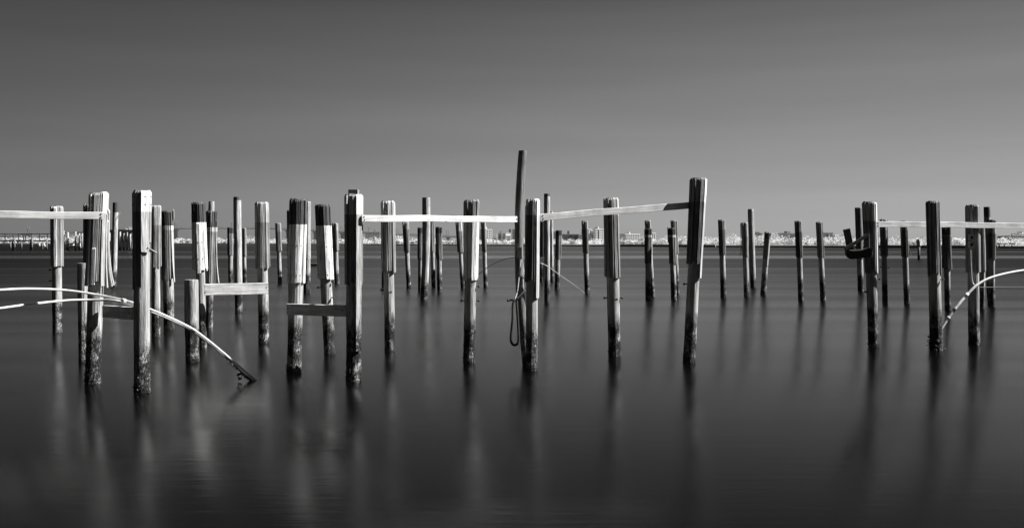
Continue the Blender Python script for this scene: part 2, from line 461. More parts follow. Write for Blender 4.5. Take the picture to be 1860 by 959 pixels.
# --- left group
pile('a1', 103, 374, 104, 604, 17, (482, 22, 22), 'clad pile crossed by the long rail at the far left edge', wtone=.34, splits=[(390, .6)], bolts=[(-75, 490), (-80, 510)], extra=[(12, 484, 376, 5, .7, .02, 0, 0)])
pile('a2', 162, 370, 161, 640, 17, (480, 20, 19), 'clad pile mostly hidden behind the splintered pile, short stump in front of it', wtone=.14, splits=[(384, .4)])
pile('a3', 152, 478, 152, 658, 18, None, 'short bare stump with flat pale top left of the splintered pile', wt=22, tone=.33)
pile('a4', 180, 349, 168, 695, 27, (516, 34, 34), 'big splintered pile whose loose battens splay out to the right', wtone=.26, splits=[(388, .5)], rag=.1, barn=True,
     extra=[(58, 519, 349, 10, .45, .012, .03, .0), (72, 522, 386, 3, .6, .03, .07, .0), (88, 518, 380, 3, .55, .04, .13, .02), (80, 520, 400, 2, .6, .05, .10, .03),
            (-8, 520, 352, 5, .12, .01, 0, 0), (5, 517, 448, 7, .45, .02, 0, 0), (-25, 519, 352, 3, .7, .02, 0, 0)])
pile('a5', 210, 368, 207, 520, 9, None, 'slim bare pile with dark head and a splinter sticking out near its top', wt=10, tone=.36, zone=(386, .07))
pile('a6', 258, 346, 257.5, 712, 29, (523, 33, 31), 'nearest pile, its cladding split off at the right, pale above and dark below', wtone=.22, splits=[(385, .55)], barn=True, n_b=9, nails=(372, 358),
     cut=[(25, 110, None, 440)], extra=[(38, 458, 347, 15, .5, .012, 0, 0)])
pile('a7', 283, 373, 283, 612, 15, (485, 18, 18), 'clad pile half hidden right behind the nearest pile', wtone=.3, splits=[(409, .6)])
pile('a8', 303, 383, 307, 598, 19, (507, 21, 22), 'ragged clad pile with dark head and bright ring, third right of the nearest pile', wtone=.36, splits=[(418, .8), (410, .09)], rag=.12,
     extra=[(60, 512, 384, 3, .5, .02, .06, .02), (85, 398, 380, 3, .3, .05, 0, 0)])
pile('b0', 347.5, 508, 349, 657, 24, None, 'thick short stump with flat top below the ragged white pile', wt=25, tone=.3)
pile('b1', 360, 367, 368, 630, 14, (492, 25, 27), 'white battened pile with black head at the left end of the short bright beam', wtone=.88, splits=[(404, .07)], rag=.1, wt=18, nails=(440, 470),
     cut=[(-100, -20, 385, 490)], extra=[(10, 496, 404, 6, .88, .02, 0, 0)])
pile('b2', 384, 383, 380, 594, 13, (514, 20, 17), 'clad pile with bare core poking out of its top and a bright ring', wtone=.3, splits=[(421, .75), (413, .07)], core=366, wt=11,
     extra=[(80, 514, 400, 2.5, .5, .03, .12, .02)])
pile('b3', 418, 413, 419, 521, 8.5, (464, 10, 10), 'thin clad pile with dark head just left of the tall bare pile', wtone=.26, splits=[(424, .06)], n_b=7)
pile('b4', 431, 358, 433.5, 567, 13.5, None, 'tall bare pile behind the short bright beam', wt=14, tone=.36, zone=(364, .12))
pile('b5', 443.5, 414, 444.5, 519, 7, (465, 7.5, 8), 'thin clad pile just right of the tall bare pile', wtone=.3, n_b=7)
pile('b6', 475.5, 367, 479, 623, 19, (486, 24, 25), 'clad pile with bright head at the right end of the short bright beam', wtone=.27, splits=[(404, .62)], barn=True)
pile('b7', 505, 405, 508.5, 515, 7.5, (456, 10, 10.5), 'thin pile standing alone between the bright beam and the wide white pile', wtone=.3, splits=[(421, .55)], n_b=7)
# --- centre left
pile('c0', 529, 382, 531, 566, 14, (508, 16, 15), 'pile whose left edge peeks out behind the wide white pile', wtone=.45, splits=[(440, .3), (430, .5), (420, .08)])
pile('c1', 558, 366, 557.5, 532, 13, (470, 13, 12.5), 'pale pile close behind the right side of the wide white pile', wtone=.42, splits=[(420, .5)], n_b=9)
pile('c2', 542.5, 361, 533.5, 677, 26, (514, 33, 32), 'wide white battened pile with black head at the left end of the dark low beam', wtone=.9, splits=[(408, .09)], barn=True, n_b=12, nails=(446, 500), rag=.02)
pile('c3', 586, 371, 598.5, 643, 21, (506, 27, 28), 'leaning white battened pile with black head', wtone=.9, splits=[(410, .08)], n_b=11, nails=(448, 499), rag=.03, bolts=[(70, 512), (60, 540), (-70, 522)])
pile('c4', 608.5, 405, 612, 515, 8.5, (455, 11, 11), 'thin pile between the leaning white pile and the flat topped capped pile', wtone=.3, splits=[(418, .5)], n_b=7)
pile('c5', 642.5, 353, 642, 690, 27, (515, 33, 32), 'big clad pile with a block on top where the long rail begins', wtone=.2, splits=[(390, .6)], barn=True, n_b=9, cap=(634, 651, 346, .3),
     extra=[(42, 636, 354, 12, .42, .014, 0, 0)])
pile('c6', 696.5, 400, 697, 521, 7.5, (470, 9, 9), 'sliver of a thin pile behind the first pile along the long rail', wtone=.24, n_b=7)
pile('c7', 704.5, 365, 708, 637, 19, (493, 25, 25), 'clad pile with bright head, first along the long rail behind it', wtone=.27, splits=[(403, .7)], bolts=[(-88, 527), (20, 530)])
pile('c8', 736.5, 403, 742.5, 523, 8.5, (457, 11.5, 11), 'thin leaning clad pile under the long rail left of the tall crooked pile', wtone=.2, splits=[(417, .5)], n_b=8)
pile('c9', 763.5, 413, 763, 529, 8, (470, 10, 9.5), 'short clad pile tucked behind the left of the tall crooked pile', wtone=.2, splits=[(424, .07)], n_b=8)
pile('c10', 774, 359, 770, 543, 13, None, 'tall crooked bare pile rising above the long rail', wt=14.5, tone=.33, bow=.05)
pile('c11', 784, 401, 787.5, 522, 7.5, (457, 9, 9), 'thin clad pile touching the right side of the tall crooked pile', wtone=.3, n_b=7)
pile('c12', 797, 412, 798.5, 530, 9, (471, 11.5, 11.5), 'short clad pile with black head standing free under the long rail', wtone=.26, splits=[(424, .06)], n_b=8)
pile('c13', 833, 402, 840.5, 524, 7.5, (458, 11.5, 10.5), 'thin leaning clad pile left of the bright striped pile', wtone=.2, splits=[(420, .5)], n_b=8)
pile('c14', 857, 363, 852, 658, 22, (507, 30, 26), 'clad pile with dark head and bright stripes behind the long rail', wtone=.85, splits=[(397, .28)], barn=True, n_b=11, bolts=[(80, 520), (85, 546), (-85, 546)], cut=None)
pile('c15', 878, 402, 882, 522, 8, (457, 9.5, 9), 'thin clad pile just right of the bright striped pile', wtone=.22, splits=[(416, .5)], n_b=8)
# --- centre
pile('d0', 940, 403, 951.5, 529, 8, (462, 11, 10), 'thin leaning clad pile almost hidden behind the tallest post', wtone=.17, splits=[(420, .5)], n_b=8)
pile('d1', 949.5, 274, 957, 668, 16, None, 'tallest post of all, crooked and rough, carrying the rail ends', wt=15.5, tone=.15, bow=-.13, D=21.78)
pile('d2', 967.5, 361, 965, 672, 22, (510, 25, 25), 'clad pile with long knotty board in front of the tallest post', wtone=.15, splits=[(391, .5)], barn=True, n_b=9,
     extra=[(50, 541, 362, 9, .5, .012, 0, 0), (-60, 512, 372, 6, .14, .02, 0, 0)])
pile('d3', 984, 402, 984, 511, 8, (465, 9, 9), 'dark thin pile in the gap between the knotty pile and tall slim pile', wtone=.15, n_b=7)
pile('d4', 993.5, 352, 993.5, 551, 10, None, 'tall slim bare pile behind the start of the sloping rail', wt=11.5, tone=.34, zone=(357, .1))
pile('d5', 1001.5, 384, 1002.5, 511, 6, None, 'very thin pale pile touching the right side of the tall slim pile', wt=6, tone=.42)
pile('d6', 1015, 418, 1011.5, 525, 9, (470, 11, 10.5), 'short clad pile with black head at the middle of the pale cable', wtone=.22, splits=[(428, .06)], n_b=8)
pile('d7', 1062, 401, 1066.5, 532, 9.5, (459, 12, 11), 'thin clad pile with pale head where the pale cable ends', wtone=.2, splits=[(416, .5)], n_b=8)
pile('d8', 1109.5, 359, 1116.5, 647, 23, (504, 28, 28), 'big clad pile with bright head halfway behind the sloping rail', wtone=.23, splits=[(391, .6)], barn=True, n_b=11, bolts=[(-80, 541), (15, 543), (80, 541)])
pile('d9', 1176.5, 400, 1185.5, 538, 9, (460, 12, 11), 'taller of the twin far piles under the middle of the sloping rail, behind its mate', wtone=.3, splits=[(415, .4)], n_b=8)
pile('d10', 1177, 415, 1177.5, 545, 10.5, (478, 13.5, 12.5), 'front one of the far twins under the sloping rail, with bright ring', wtone=.16, splits=[(431, .7), (427, .06)], n_b=9)
pile('d11', 1224, 400, 1230, 533, 9, (460, 12, 11), 'taller pale pile behind the front pile of the second far pair', wtone=.42, splits=[(415, .5)], n_b=8)
pile('d12', 1220, 414, 1224, 545, 10.5, (479, 12.5, 12.5), 'front pile of the second far pair, black head over bright ring, sliver at its left', wtone=.16, splits=[(431, .7), (427, .06)], n_b=9,
     extra=[(-85, 440, 412, 2.5, .1, .04, 0, 0)])
pile('d13', 1268.5, 323, 1251.5, 658, 22.5, (477, 30, 27.5), 'high leaning clad pile at the upper end of the sloping rail', wtone=.15, splits=[(367, .33)], barn=True, n_b=11,
     bolts=[(-88, 516)], extra=[(55, 505, 324, 8, .5, .01, 0, 0)])
# --- right of centre, far
pile('e0', 1310.5, 399, 1314, 541, 10.5, (463, 13, 12), 'lone far pile with bright flat top, first right of the high leaning pile', wtone=.18, splits=[(417, .45)], n_b=9, bolts=[(80, 480)])
pile('e1', 1352.5, 404, 1356, 539, 10, (465, 12.5, 11), 'far pile with a loose lath hanging down its left side', wtone=.22, splits=[(430, .4)], n_b=9, extra=[(-85, 464, 405, 1.6, .15, .05, .05, 0)])
pile('e2', 1363.5, 380, 1368, 523, 10.5, None, 'tallest of the far right piles, bare, behind the one with the loose lath', wt=11, tone=.32, zone=(384, .5))
pile('e3', 1394.5, 421, 1386, 536, 10.5, (470, 12, 11), 'short far pile leaning left with black head and pale cap', wtone=.2, splits=[(434, .06), (424, .5)], n_b=8, extra=[(30, 482, 430, 3.5, .5, .02, 0, 0)])
pile('e4', 1449.5, 401, 1455, 547, 10, (467, 13, 12), 'left one of two alike far piles standing apart', wtone=.18, splits=[(421, .45)], n_b=9)
pile('e5', 1488, 403, 1495, 545, 10, (467, 12.5, 12), 'right one of two alike far piles, leaning a little', wtone=.2, splits=[(421, .35)], n_b=9)
# --- right group
pile('f0', 1559, 377, 1563.5, 529, 11, (470, 12, 11.5), 'dark far pile just left of the pile with the broken bracket', wtone=.14, n_b=9)
pile('f1', 1578.5, 366, 1586.5, 629, 19, (494, 25, 22), 'clad pile with bright head that holds the broken bracket', wtone=.2, splits=[(402, .5)], barn=True, n_b=10, bolts=[(75, 507), (-70, 530)],
     extra=[(50, 496, 368, 5, .6, .012, 0, 0), (72, 495, 420, 2, .12, .03, .03, 0)])
pile('f2', 1605, 398, 1607.5, 551, 10, (465, 14, 13), 'far pile under the left half of the right rail, dark with thin bright edge', wtone=.16, splits=[(418, .4)], n_b=9, bolts=[(-80, 485), (80, 487)])
pile('f3', 1641.5, 401, 1647.5, 551, 10.5, (466, 13, 12.5), 'far pile with a splinter hanging at the right lower edge of its cladding', wtone=.15, splits=[(418, .4)], n_b=9, extra=[(85, 466, 440, 2, .2, .02, .12, 0)])
pile('f4', 1694, 365, 1700.5, 635, 22.5, (497, 24, 23), 'big dark clad pile overgrown at the waterline where the white pipe ends', wtone=.2, barn=True, n_b=10,
     splits=[(402, .26)], extra=[(-80, 502, 368, 4, .1, .01, 0, 0), (75, 640, 368, 6, .42, -.01, 0, 0)], bolts=[(50, 507)])
pile('f5', 1718.5, 410, 1721.5, 563, 11, (488, 15, 14.5), 'ragged dark pile right behind the overgrown pile', wtone=.14, splits=[(429, .3), (427, .06)], n_b=8, rag=.09, extra=[(70, 488, 428, 3, .6, .02, .02, 0)])
pile('f6', 1782, 408, 1782.5, 561, 10, (492, 12, 11), 'bowed pile peeking out behind the pile with the socket boxes', wtone=.35, n_b=8, bow=.05)
pile('f7', 1766, 372, 1769.5, 625, 19.5, (493, 24, 24), 'clad pile carrying two socket boxes and a conduit', wtone=.22, splits=[(404, .36)], barn=True, n_b=11, extra=[(28, 494, 420, 6, .34, .03, 0, 0)])
pile('f8', 1792.5, 376, 1798, 541, 10, None, 'bare dark headed pile rising behind the last pile on the right', wt=11.5, tone=.25, zone=(395, .1))
pile('f9', 1801, 399, 1801, 556, 11.5, (470, 14, 13), 'last pile before the right edge, dark with bright cap ring', wtone=.13, splits=[(425, .4), (421, .5), (411, .1)], n_b=9, extra=[(80, 470, 400, 2, .3, .02, .02, 0)])

# splinter on the slim pile, broken spike of the nearest pile
def plank_thing(name, label, cat, a, b, wd, hg, tone, mat, group=None, segs=1, wob=0, up=Vector((0, 0, 1))):
    """board whose mesh runs along its local x so that the grain follows it"""
    a, b = Vector(a), Vector(b); mid = (a+b)/2; d = b-a; ln = d.length
    x = d.normalized(); y = up.cross(x).normalized(); z = x.cross(y).normalized()
    mb = MB(); mb.beam((-ln/2, 0, 0), (ln/2, 0, 0), wd, hg, tone, segs=segs, wob=wob)
    o = mb.build(name, mat); o.matrix_world = Matrix.Translation(mid) @ Matrix((x, y, z)).transposed().to_4x4()
    return o, mb
def with_root(name, label, cat, a, b, *args, bolts=(), **kw):
    a, b = Vector(a), Vector(b); root = tag(empty(name, (a+b)/2), label, cat)
    o, _ = plank_thing('board', None, None, a, b, *args, **kw)
    mw = o.matrix_world.copy(); o.parent = root; o.matrix_world = mw; o.location = mw.translation-root.location
    d = (b-a).normalized(); fr = d.cross(Vector((0, 0, 1))).normalized()
    if fr.y > 0: fr = -fr
    for (t, dz) in bolts:
        c = a+(b-a)*t+Vector((0, 0, dz))-root.location+fr*(args[0]/2)
        q = MB(); q.tube([c-fr*.01, c+fr*.007], .014, .03, 8); q.build('bolt', M_metal, root)
    return root

# ------------------------------------------------------------------ rails and beams
with_root('dock_rail', 'long pale rail running in from the left edge to the splintered pile', 'rail', P(-60, 390, 17.95), P(187, 392, 18.76), .04, .135, .8, M_rail, segs=20, wob=.02, bolts=[(.985, .03), (.985, -.03)])
with_root('dock_rail', 'long pale level rail left of the tallest post, crossing two clad piles', 'rail', P(657, 397, 19.3), P(941, 398.5, 21.72), .04, .131, .8, M_rail, segs=26, wob=.02, bolts=[(.01, .03), (.012, -.03), (.985, .0)])
with_root('dock_rail', 'pale rail sloping up to the high leaning pile', 'rail', P(981, 395, 21.35), P(1252, 373, 22.4), .04, .148, .76, M_rail, segs=26, wob=.02, bolts=[(.015, .03), (.018, -.03)])
with_root('dock_rail', 'pale rail on the right behind the overgrown pile, running out of the picture', 'rail', P(1590, 407, 25.2), P(1920, 411, 26.75), .04, .145, .86, M_rail, segs=26, wob=.02, bolts=[(.012, .035), (.012, -.035), (.31, .0)])
with_root('dock_beam', 'short bright beam between the ragged white pile and the bright headed pile', 'beam', P(371, 526.5, 25.3), P(487, 523.5, 25.95), .07, .29, .8, M_beam, segs=8, wob=.01, bolts=[(.015, -.06), (.97, .02)])
with_root('dock_beam', 'dark low beam bolted across the foot of the wide white pile', 'beam', P(522, 562, 19.95), P(629, 564.5, 19.45), .06, .225, .68, M_beam, segs=8, wob=.01, bolts=[(.03, .03), (.95, 0)])
with_root('dock_beam', 'stub beam with pale upper edge joining the splintered and nearest piles', 'beam', P(189, 566, 18.95), P(244, 569, 17.95), .07, .23, .75, M_beam, segs=4, wob=.01, bolts=[(.9, .0)])
o, _ = plank_thing('wood_splinter', None, None, P(211, 400, 59.5*.99), P(218, 385, 59.0), .05, .07, .4, M_beam)
tag(o, 'forked splinter standing off the slim dark headed pile', 'splinter')
o, _ = plank_thing('broken_spike', None, None, P(268, 450, 17.75), P(285, 459.5, 18.1), .02, .026, .3, M_beam)
tag(o, 'broken wooden spike jutting right from the nearest pile', 'splinter')

# ------------------------------------------------------------------ pipes, cables, boxes
def pipe_thing(name, label, cat, pts, r, tone, mat, group=None, k=8, parts=()):
    mb = MB(); mb.tube(smooth_path(pts, k), r, tone, 10)
    if parts:
        root = tag(empty(name, pts[0]), label, cat, group)
        for i, v in enumerate(mb.v): mb.v[i] = v-Vector(pts[0])
        mb.build('pipe', mat, root)
        for (nm, a, b, rr, tn) in parts:
            q = MB(); q.tube([Vector(a)-Vector(pts[0]), Vector(b)-Vector(pts[0])], rr, tn, 10); q.build(nm, mat, root)
        return root
    o = mb.build(name, mat, None, pts[0]); return tag(o, label, cat, group)
pa = [P(-60, 529, 17.2), P(0, 526.5, 17.6), P(55, 524.5, 18.1), P(122, 527.5, 18.6), P(185, 537, 18.75), P(225, 545.5, 18.45), P(246, 551.5, 18.3), P(275, 562.5, 18.35), P(302, 574, 18.5), P(330, 587, 18.65), P(352, 599, 18.8), P(376, 616.5, 18.95), P(400, 636, 19.1), P(432, 663, 19.25), P(466, 692, 19.4)]
pipe_thing('conduit_pipe', 'upper long pale pipe arching from the left edge down into the water', 'pipe', pa, .022, .66, M_pipe,
           parts=[('pipe_coupling', P(222, 544.6, 18.38), P(228, 546.2, 18.34), .034, .5), ('pipe_coupling', P(349, 597.4, 18.78), P(355, 601.2, 18.82), .033, .5)])
pb = [P(274, 566.5, 18.4), P(302, 578, 18.55), P(330, 591, 18.7), P(352, 603, 18.85), P(376, 620.5, 19.0), P(400, 640, 19.15), P(430, 667, 19.3), P(460, 694, 19.45)]
pipe_thing('conduit_pipe', 'thin grey pipe lashed under the sloping pipe, diving into the water', 'pipe', pb, .017, .3, M_pipe)
pc = [P(-60, 568, 17.0), P(0, 560, 17.4), P(60, 552, 17.9), P(125, 545.5, 18.5), P(180, 545, 18.7), P(208, 546.5, 18.5), P(244, 554, 18.3)]
pipe_thing('conduit_pipe', 'lower long pale pipe from the left edge, joining above the stub beam', 'pipe', pc, .022, .66, M_pipe)
q = MB(); rnd = random.Random(5)
for i in range(40):
    t = rnd.random(); p = P(412, 652, 19.15)+(P(462, 692, 19.32)-P(412, 652, 19.15))*t
    q.lump(p+Vector((rnd.uniform(-.03, .03), rnd.uniform(-.03, .03), -rnd.uniform(.02, .07))), rnd.uniform(.01, .03), .05)
for i in range(14):
    p = P(437, 676, 19.25); q.lump(p+Vector((rnd.gauss(0, .035), rnd.gauss(0, .03), -rnd.uniform(0, .14))), rnd.uniform(.01, .03), rnd.choice((.04, .1, .25)))
tag(q.build('seaweed_clump', M_weed, None, P(437, 680, 19.25)), 'dark weed clinging under the pipe where it enters the water', 'seaweed')

pr = [P(1925, 489, 26.2), P(1860, 491.5, 26.0), P(1805, 503, 25.8), P(1775, 518, 25.7), P(1755, 537, 25.6), P(1737, 558, 25.5), P(1722, 578, 25.45), P(1709, 598, 25.4)]
pipe_thing('conduit_pipe', 'thick white pipe arching from the right edge to the overgrown pile', 'pipe', pr, .035, .72, M_pipe,
           parts=[('pipe_coupling', P(1758, 533.5, 25.62), P(1753, 539, 25.59), .044, .55), ('pipe_coupling', P(1737, 558, 25.5), P(1731, 566, 25.48), .041, .15), ('pipe_coupling', P(1724, 575.5, 25.455), P(1721, 579.5, 25.45), .044, .6)])
pipe_thing('cable', 'thin dark level cable under the white arching pipe', 'cable', [P(1776, 522, 26.2), P(1820, 522, 26.3), P(1925, 523, 26.4)], .012, .08, M_rubber)
# socket boxes on the right pile
root = tag(empty('socket_box', P(1762, 438, 26.1)), 'pair of stacked outdoor socket boxes with conduit on the right clad pile', 'socket box')
O = root.location; Df = D_of(625)-.22
for (y0_, y1_) in ((426, 437), (438.5, 450.5)):
    b = MB(); c = (P(1759, y0_, Df)+P(1765.5, y1_, Df))/2+Vector((0, -.06, 0))-O
    b.box(c, (.105, .12, (y1_-y0_)*Df/F), .42); bo = b.build('box_body', M_pipe, root)
    s = MB(); s.tube([c+Vector((-.012, -.058, 0)), c+Vector((-.012, -.068, 0))], .04, .02, 14); s.build('socket', M_rubber, root)
b = MB(); b.tube([v-O for v in smooth_path([P(1762.5, 451, Df-.04), P(1763.5, 480, Df-.03), P(1765, 505, Df-.02), P(1767.5, 515, Df-.04), P(1773, 520, Df-.12)], 6)], .017, .6, 8); b.build('conduit', M_pipe, root)
# box and rope loop beside the tallest post
root = tag(empty('junction_box', P(944, 458, 21.6)), 'small pale junction box hung on the left of the tallest post', 'junction box')
O = root.location
b = MB(); b.box(P(943.5, 458, 21.62)-O, (.10, .10, .21), .5); b.build('box_body', M_pipe, root)
b = MB(); b.box(P(943.5, 468.5, 21.62)-O, (.12, .12, .025), .25); b.build('box_lip', M_pipe, root)
b = MB(); b.box(P(940.5, 474, 21.64)-O, (.05, .06, .1), .12); b.build('plug', M_rubber, root)
pipe_thing('rope', 'pale rope hanging from the junction box to the dark hose loop', 'rope', [P(946, 468, 21.6), P(945.5, 476, 21.58), P(943, 500, 21.55), P(939.5, 530, 21.5), P(935, 543, 21.46), P(933, 549, 21.5)], .013, .7, M_pipe)
hl = [P(941, 541, 21.5), P(934, 546, 21.48), P(931.5, 556, 21.45), P(931, 580, 21.4), P(928.5, 605, 21.4), P(928, 618, 21.4), P(931, 625, 21.4), P(935.5, 626.5, 21.4), P(940.5, 623, 21.4), P(942, 612, 21.4), P(941, 590, 21.43), P(939.5, 565, 21.46), P(938.5, 545, 21.5), P(943, 539, 21.52), P(951, 531, 21.58), P(957, 526, 21.65)]
pipe_thing('hose', 'dark hose hanging in a long loop beside the knotty pile', 'hose', hl, .028, .025, M_rubber)
root = tag(empty('mooring_pin', P(928, 546, 21.5)), 'short dark metal pin sticking left from the hose knot', 'pin')
b = MB(); b.tube([P(922, 545.5, 21.5)-root.location, P(936, 544.5, 21.5)-root.location], .02, .04, 8); b.build('pin_rod', M_metal, root)
b = MB(); b.tube([P(921, 545.6, 21.5)-root.location, P(925, 545.4, 21.5)-root.location], .032, .05, 8); b.build('pin_head', M_metal, root)
pipe_thing('cable', 'thin dark cable sagging from the junction box to the striped pile', 'cable', [P(941, 467.5, 21.7), P(920, 470, 21.8), P(900, 477.5, 22.1), P(885, 486, 22.4), P(866, 501, 22.8)], .008, .06, M_rubber)
b = MB(); b.box(P(983.5, 473, 21.7), (.09, .05, .12), .8)
tag(b.build('white_tag', M_pipe, None, P(983.5, 473, 21.7)), 'small white plate between the knotty pile and the tall slim pile', 'plate')
pipe_thing('cable', 'pale cable sloping down to the water at a far pile', 'cable', [P(977, 477, 21.7), P(987, 480, 23), P(1000, 487.5, 27), P(1020, 502, 34), P(1045, 519, 45), P(1062, 532.5, 52.5)], .011, .45, M_pipe)

# broken bracket on the right pile
Db = D_of(629)-.26
root = tag(empty('broken_bracket', P(1560, 460, Db)), 'broken dark bracket of planks and rubber hanging on the bright headed right pile', 'bracket'); O = root.location
def sub(name, a, b, wd, hg, tn, mat):
    o, _ = plank_thing(name, None, None, a, b, wd, hg, tn, mat, up=Vector((0, -1, 0)))
    mw = o.matrix_world.copy(); o.parent = root; o.matrix_world = mw; o.location = mw.translation-O; return o
sub('leaning_plank', P(1537.5, 416, Db), P(1546, 458, Db+.02), .17, .08, .12, M_beam)
sub('brace', P(1535, 452.5, Db-.12), P(1575.5, 427, Db-.05), .085, .07, .03, M_beam)
sub('short_post', P(1574, 424.5, Db+.06), P(1574.5, 456, Db+.06), .11, .09, .14, M_beam)
b = MB(); outl = [(1535, 452), (1535.6, 462), (1539, 468), (1546, 471), (1562, 469), (1580, 467), (1582.5, 462), (1582, 453), (1577, 450), (1566, 452.5), (1548, 454)]
for dd in (-.14, .05):
    for (x, y) in outl: b.v.append(P(x, y, Db)+Vector((0, dd, 0))-O)
n_ = len(outl)
b.face(list(range(n_))[::-1], .025); b.face([n_+i for i in range(n_)], .025)
for i in range(n_): b.face([i, (i+1) % n_, n_+(i+1) % n_, n_+i], .025)
fo = b.build('rubber_fender', M_rubber, root); md = fo.modifiers.new('round', 'BEVEL'); md.width = .025; md.segments = 2
b = MB(); b.tube([P(1577.5, 456, Db)-O, P(1583, 460, Db+.05)-O, P(1582, 467, Db+.05)-O], .03, .3, 8); b.build('torn_edge', M_rubber, root)

# low dark float far behind
D = D_of(483.5); root = tag(empty('mooring_float', Vector(((570-X0)*D/F, D, 0))), 'low dark float on the water behind the white piles', 'float')
b = MB(); b.beam((-.45, 0, .17), (.45, 0, .17), .9, .26, .06, cut=.05); b.build('float_body', M_rubber, root)
b = MB(); b.beam((-.42, 0, .33), (.42, 0, .33), .8, .05, .12); b.build('float_deck', M_beam, root)

# channel marker
D = D_of(472); m = D/F; root = tag(empty('channel_marker', Vector(((1669-X0)*m, D, 0))), 'thin channel marker pile with angled boards on top, far off on the right', 'marker')
b = MB(); b.tube([(0, 0, -1), (0, 0, H+(Y0-444)*m)], .2, .12, 10); b.build('marker_post', M_pile, root)
for sgn in (-1, 1):
    b = MB(); z = H; rot = Matrix.Rotation(R(sgn*40), 3, 'Z')
    b.box((sgn*.2, -.22, z-.05), (.45, .05, .95), .5, rot @ Matrix.Rotation(R(12*sgn), 3, 'Y')); b.build('marker_board', M_pipe, root)

# weed at the overgrown pile
A, ax, rb, D = PILES['f4']; q = MB(); rnd = random.Random(9)
for i in range(70):
    z = rnd.uniform(.0, .34); a = rnd.uniform(0, 6.28); rr = rb*1.05+rnd.uniform(0, .05)
    q.lump(ax(z)+Vector((math.cos(a)*rr, math.sin(a)*rr, 0)), rnd.uniform(.008, .022), rnd.choice((.03, .05, .2)))
for i in range(8): q.lump(ax(.25)+Vector((-rb-rnd.uniform(.0, .1), -.05, rnd.uniform(-.05, .07))), rnd.uniform(.01, .025), rnd.choice((.1, .4)))
tag(q.build('seaweed_clump', M_weed, None, A), 'ragged weed and shells around the foot of the big dark right pile', 'seaweed')

# ------------------------------------------------------------------ bridge
DB = 2300; mB = DB/F
deck_px = [(-60, 429), (45, 425), (120, 421.3), (200, 418.2), (260, 416), (320, 414.4), (380, 413.6), (440, 413.8), (500, 414.8), (560, 417), (620, 420), (680, 423), (740, 425.8), (830, 429.5), (930, 434), (1000, 437)]
root = tag(empty('bridge', P(380, 440, DB)), 'long low arched road bridge far behind the left piles', 'bridge'); O = root.location
b = MB()
for (a, ya), (c, yc) in zip(deck_px, deck_px[1:]):
    b.beam(P(a, ya+1.2, DB)-O, P(c, yc+1.2, DB)-O, 14, 2.6, .42, cut=.2)
b.build('bridge_deck', M_conc, root)
b = MB()
for (a, ya), (c, yc) in zip(deck_px, deck_px[1:]):
    b.beam(P(a, ya-.9, DB-7.5)-O, P(c, yc-.9, DB-7.5)-O, .5, 1.5, .6, cut=.05)
b.build('parapet', M_conc, root)
def deck_y(x):
    for (a, ya), (c, yc) in zip(deck_px, deck_px[1:]):
        if a <= x <= c: return ya+(yc-ya)*(x-a)/(c-a)
for x in (52, 100, 145, 186, 228, 273, 319, 370, 421, 472, 523, 573, 622, 672, 721, 768, 814, 860, 905):
    y = deck_y(x)+2.4; z = (H+(Y0-y)*mB)
    w_ = 7 if 250 < x < 640 else 5
    q = MB(); c = P(x, 440, DB)-O
    cx = c.x; cy = c.y; z0 = -O.z-1; z1 = z-O.z
    rings = [(w_*.45, z0), (w_*.45, z1-7), (w_*.7, z1-2.5), (w_*1.1, z1)]
    base = len(q.v)
    for (hw_, zz) in rings:
        for (sx_, sy_) in ((-1, -1), (1, -1), (1, 1), (-1, 1)): q.v.append(Vector((cx+sx_*hw_, cy+sy_*5, zz)))
    for i in range(3):
        for k in range(4):
            j = (k+1) % 4; q.face([base+i*4+k, base+i*4+j, base+i*4+4+j, base+i*4+4+k], .34)
    q.face([base+12+k for k in range(4)], .34)
    q.build('bridge_pier', M_conc, root)
for x in (52, 319.5, 422, 621, 671, 721, 813):
    for dx in (-2, 2):
        q = MB(); y = deck_y(x); q.tube([P(x+dx, y+1, DB)-O, P(x+dx, y-13.5, DB)-O], .42, .12, 6); q.build('light_mast', M_metal, root)

# ------------------------------------------------------------------ far pier on the left
DP = D_of(454.5); mP = DP/F
root = tag(empty('fishing_pier', P(60, 454.5, DP)), 'dark fishing pier on piles with open railing at the far left', 'pier'); O = root.location
zr = H+(Y0-425)*mP; zm = H+(Y0-431)*mP; zdk = H+(Y0-437.5)*mP
xs_ = lambda x: (x-X0)*mP
for (nm, z, hh, dd, tn) in (('pier_deck', zdk, .45, 3.4, .26), ('top_rail', zr, .2, .25, .18), ('middle_rail', zm, .14, .15, .2)):
    q = MB(); q.box(Vector((xs_((-80+114)/2), DP+(0 if nm == 'pier_deck' else -1.6), z))-O, ((114+80)*mP, dd, hh), tn); q.build(nm, M_beam, root)
for x in (-60, -45, -30, -16, 2, 13.5, 28, 38, 46, 50, 61, 76, 90, 101, 112):
    q = MB(); q.box(Vector((xs_(x), DP-1.45, (zr+zdk)/2))-O, (.22, .2, zr-zdk+.1), .14); q.build('railing_post', M_beam, root)
for x in (-62, -30, 1.5, 27.5, 31.5, 60, 63, 89.5, 112):
    q = MB(); q.tube([Vector((xs_(x), DP-1.8, -1))-O, Vector((xs_(x)+.05, DP-1.8, zdk+.8))-O], .28, .2, 8); q.build('pier_pile', M_pile, root)
for x in (-14, 19, 39, 58, 77, 101):
    q = MB(); px_ = (x-X0)*(DP+40)/F; q.tube([Vector((px_, DP+40, -1))-O, Vector((px_, DP+40, 3.2))-O], .3, .16, 8); q.build('pier_pile', M_pile, root)
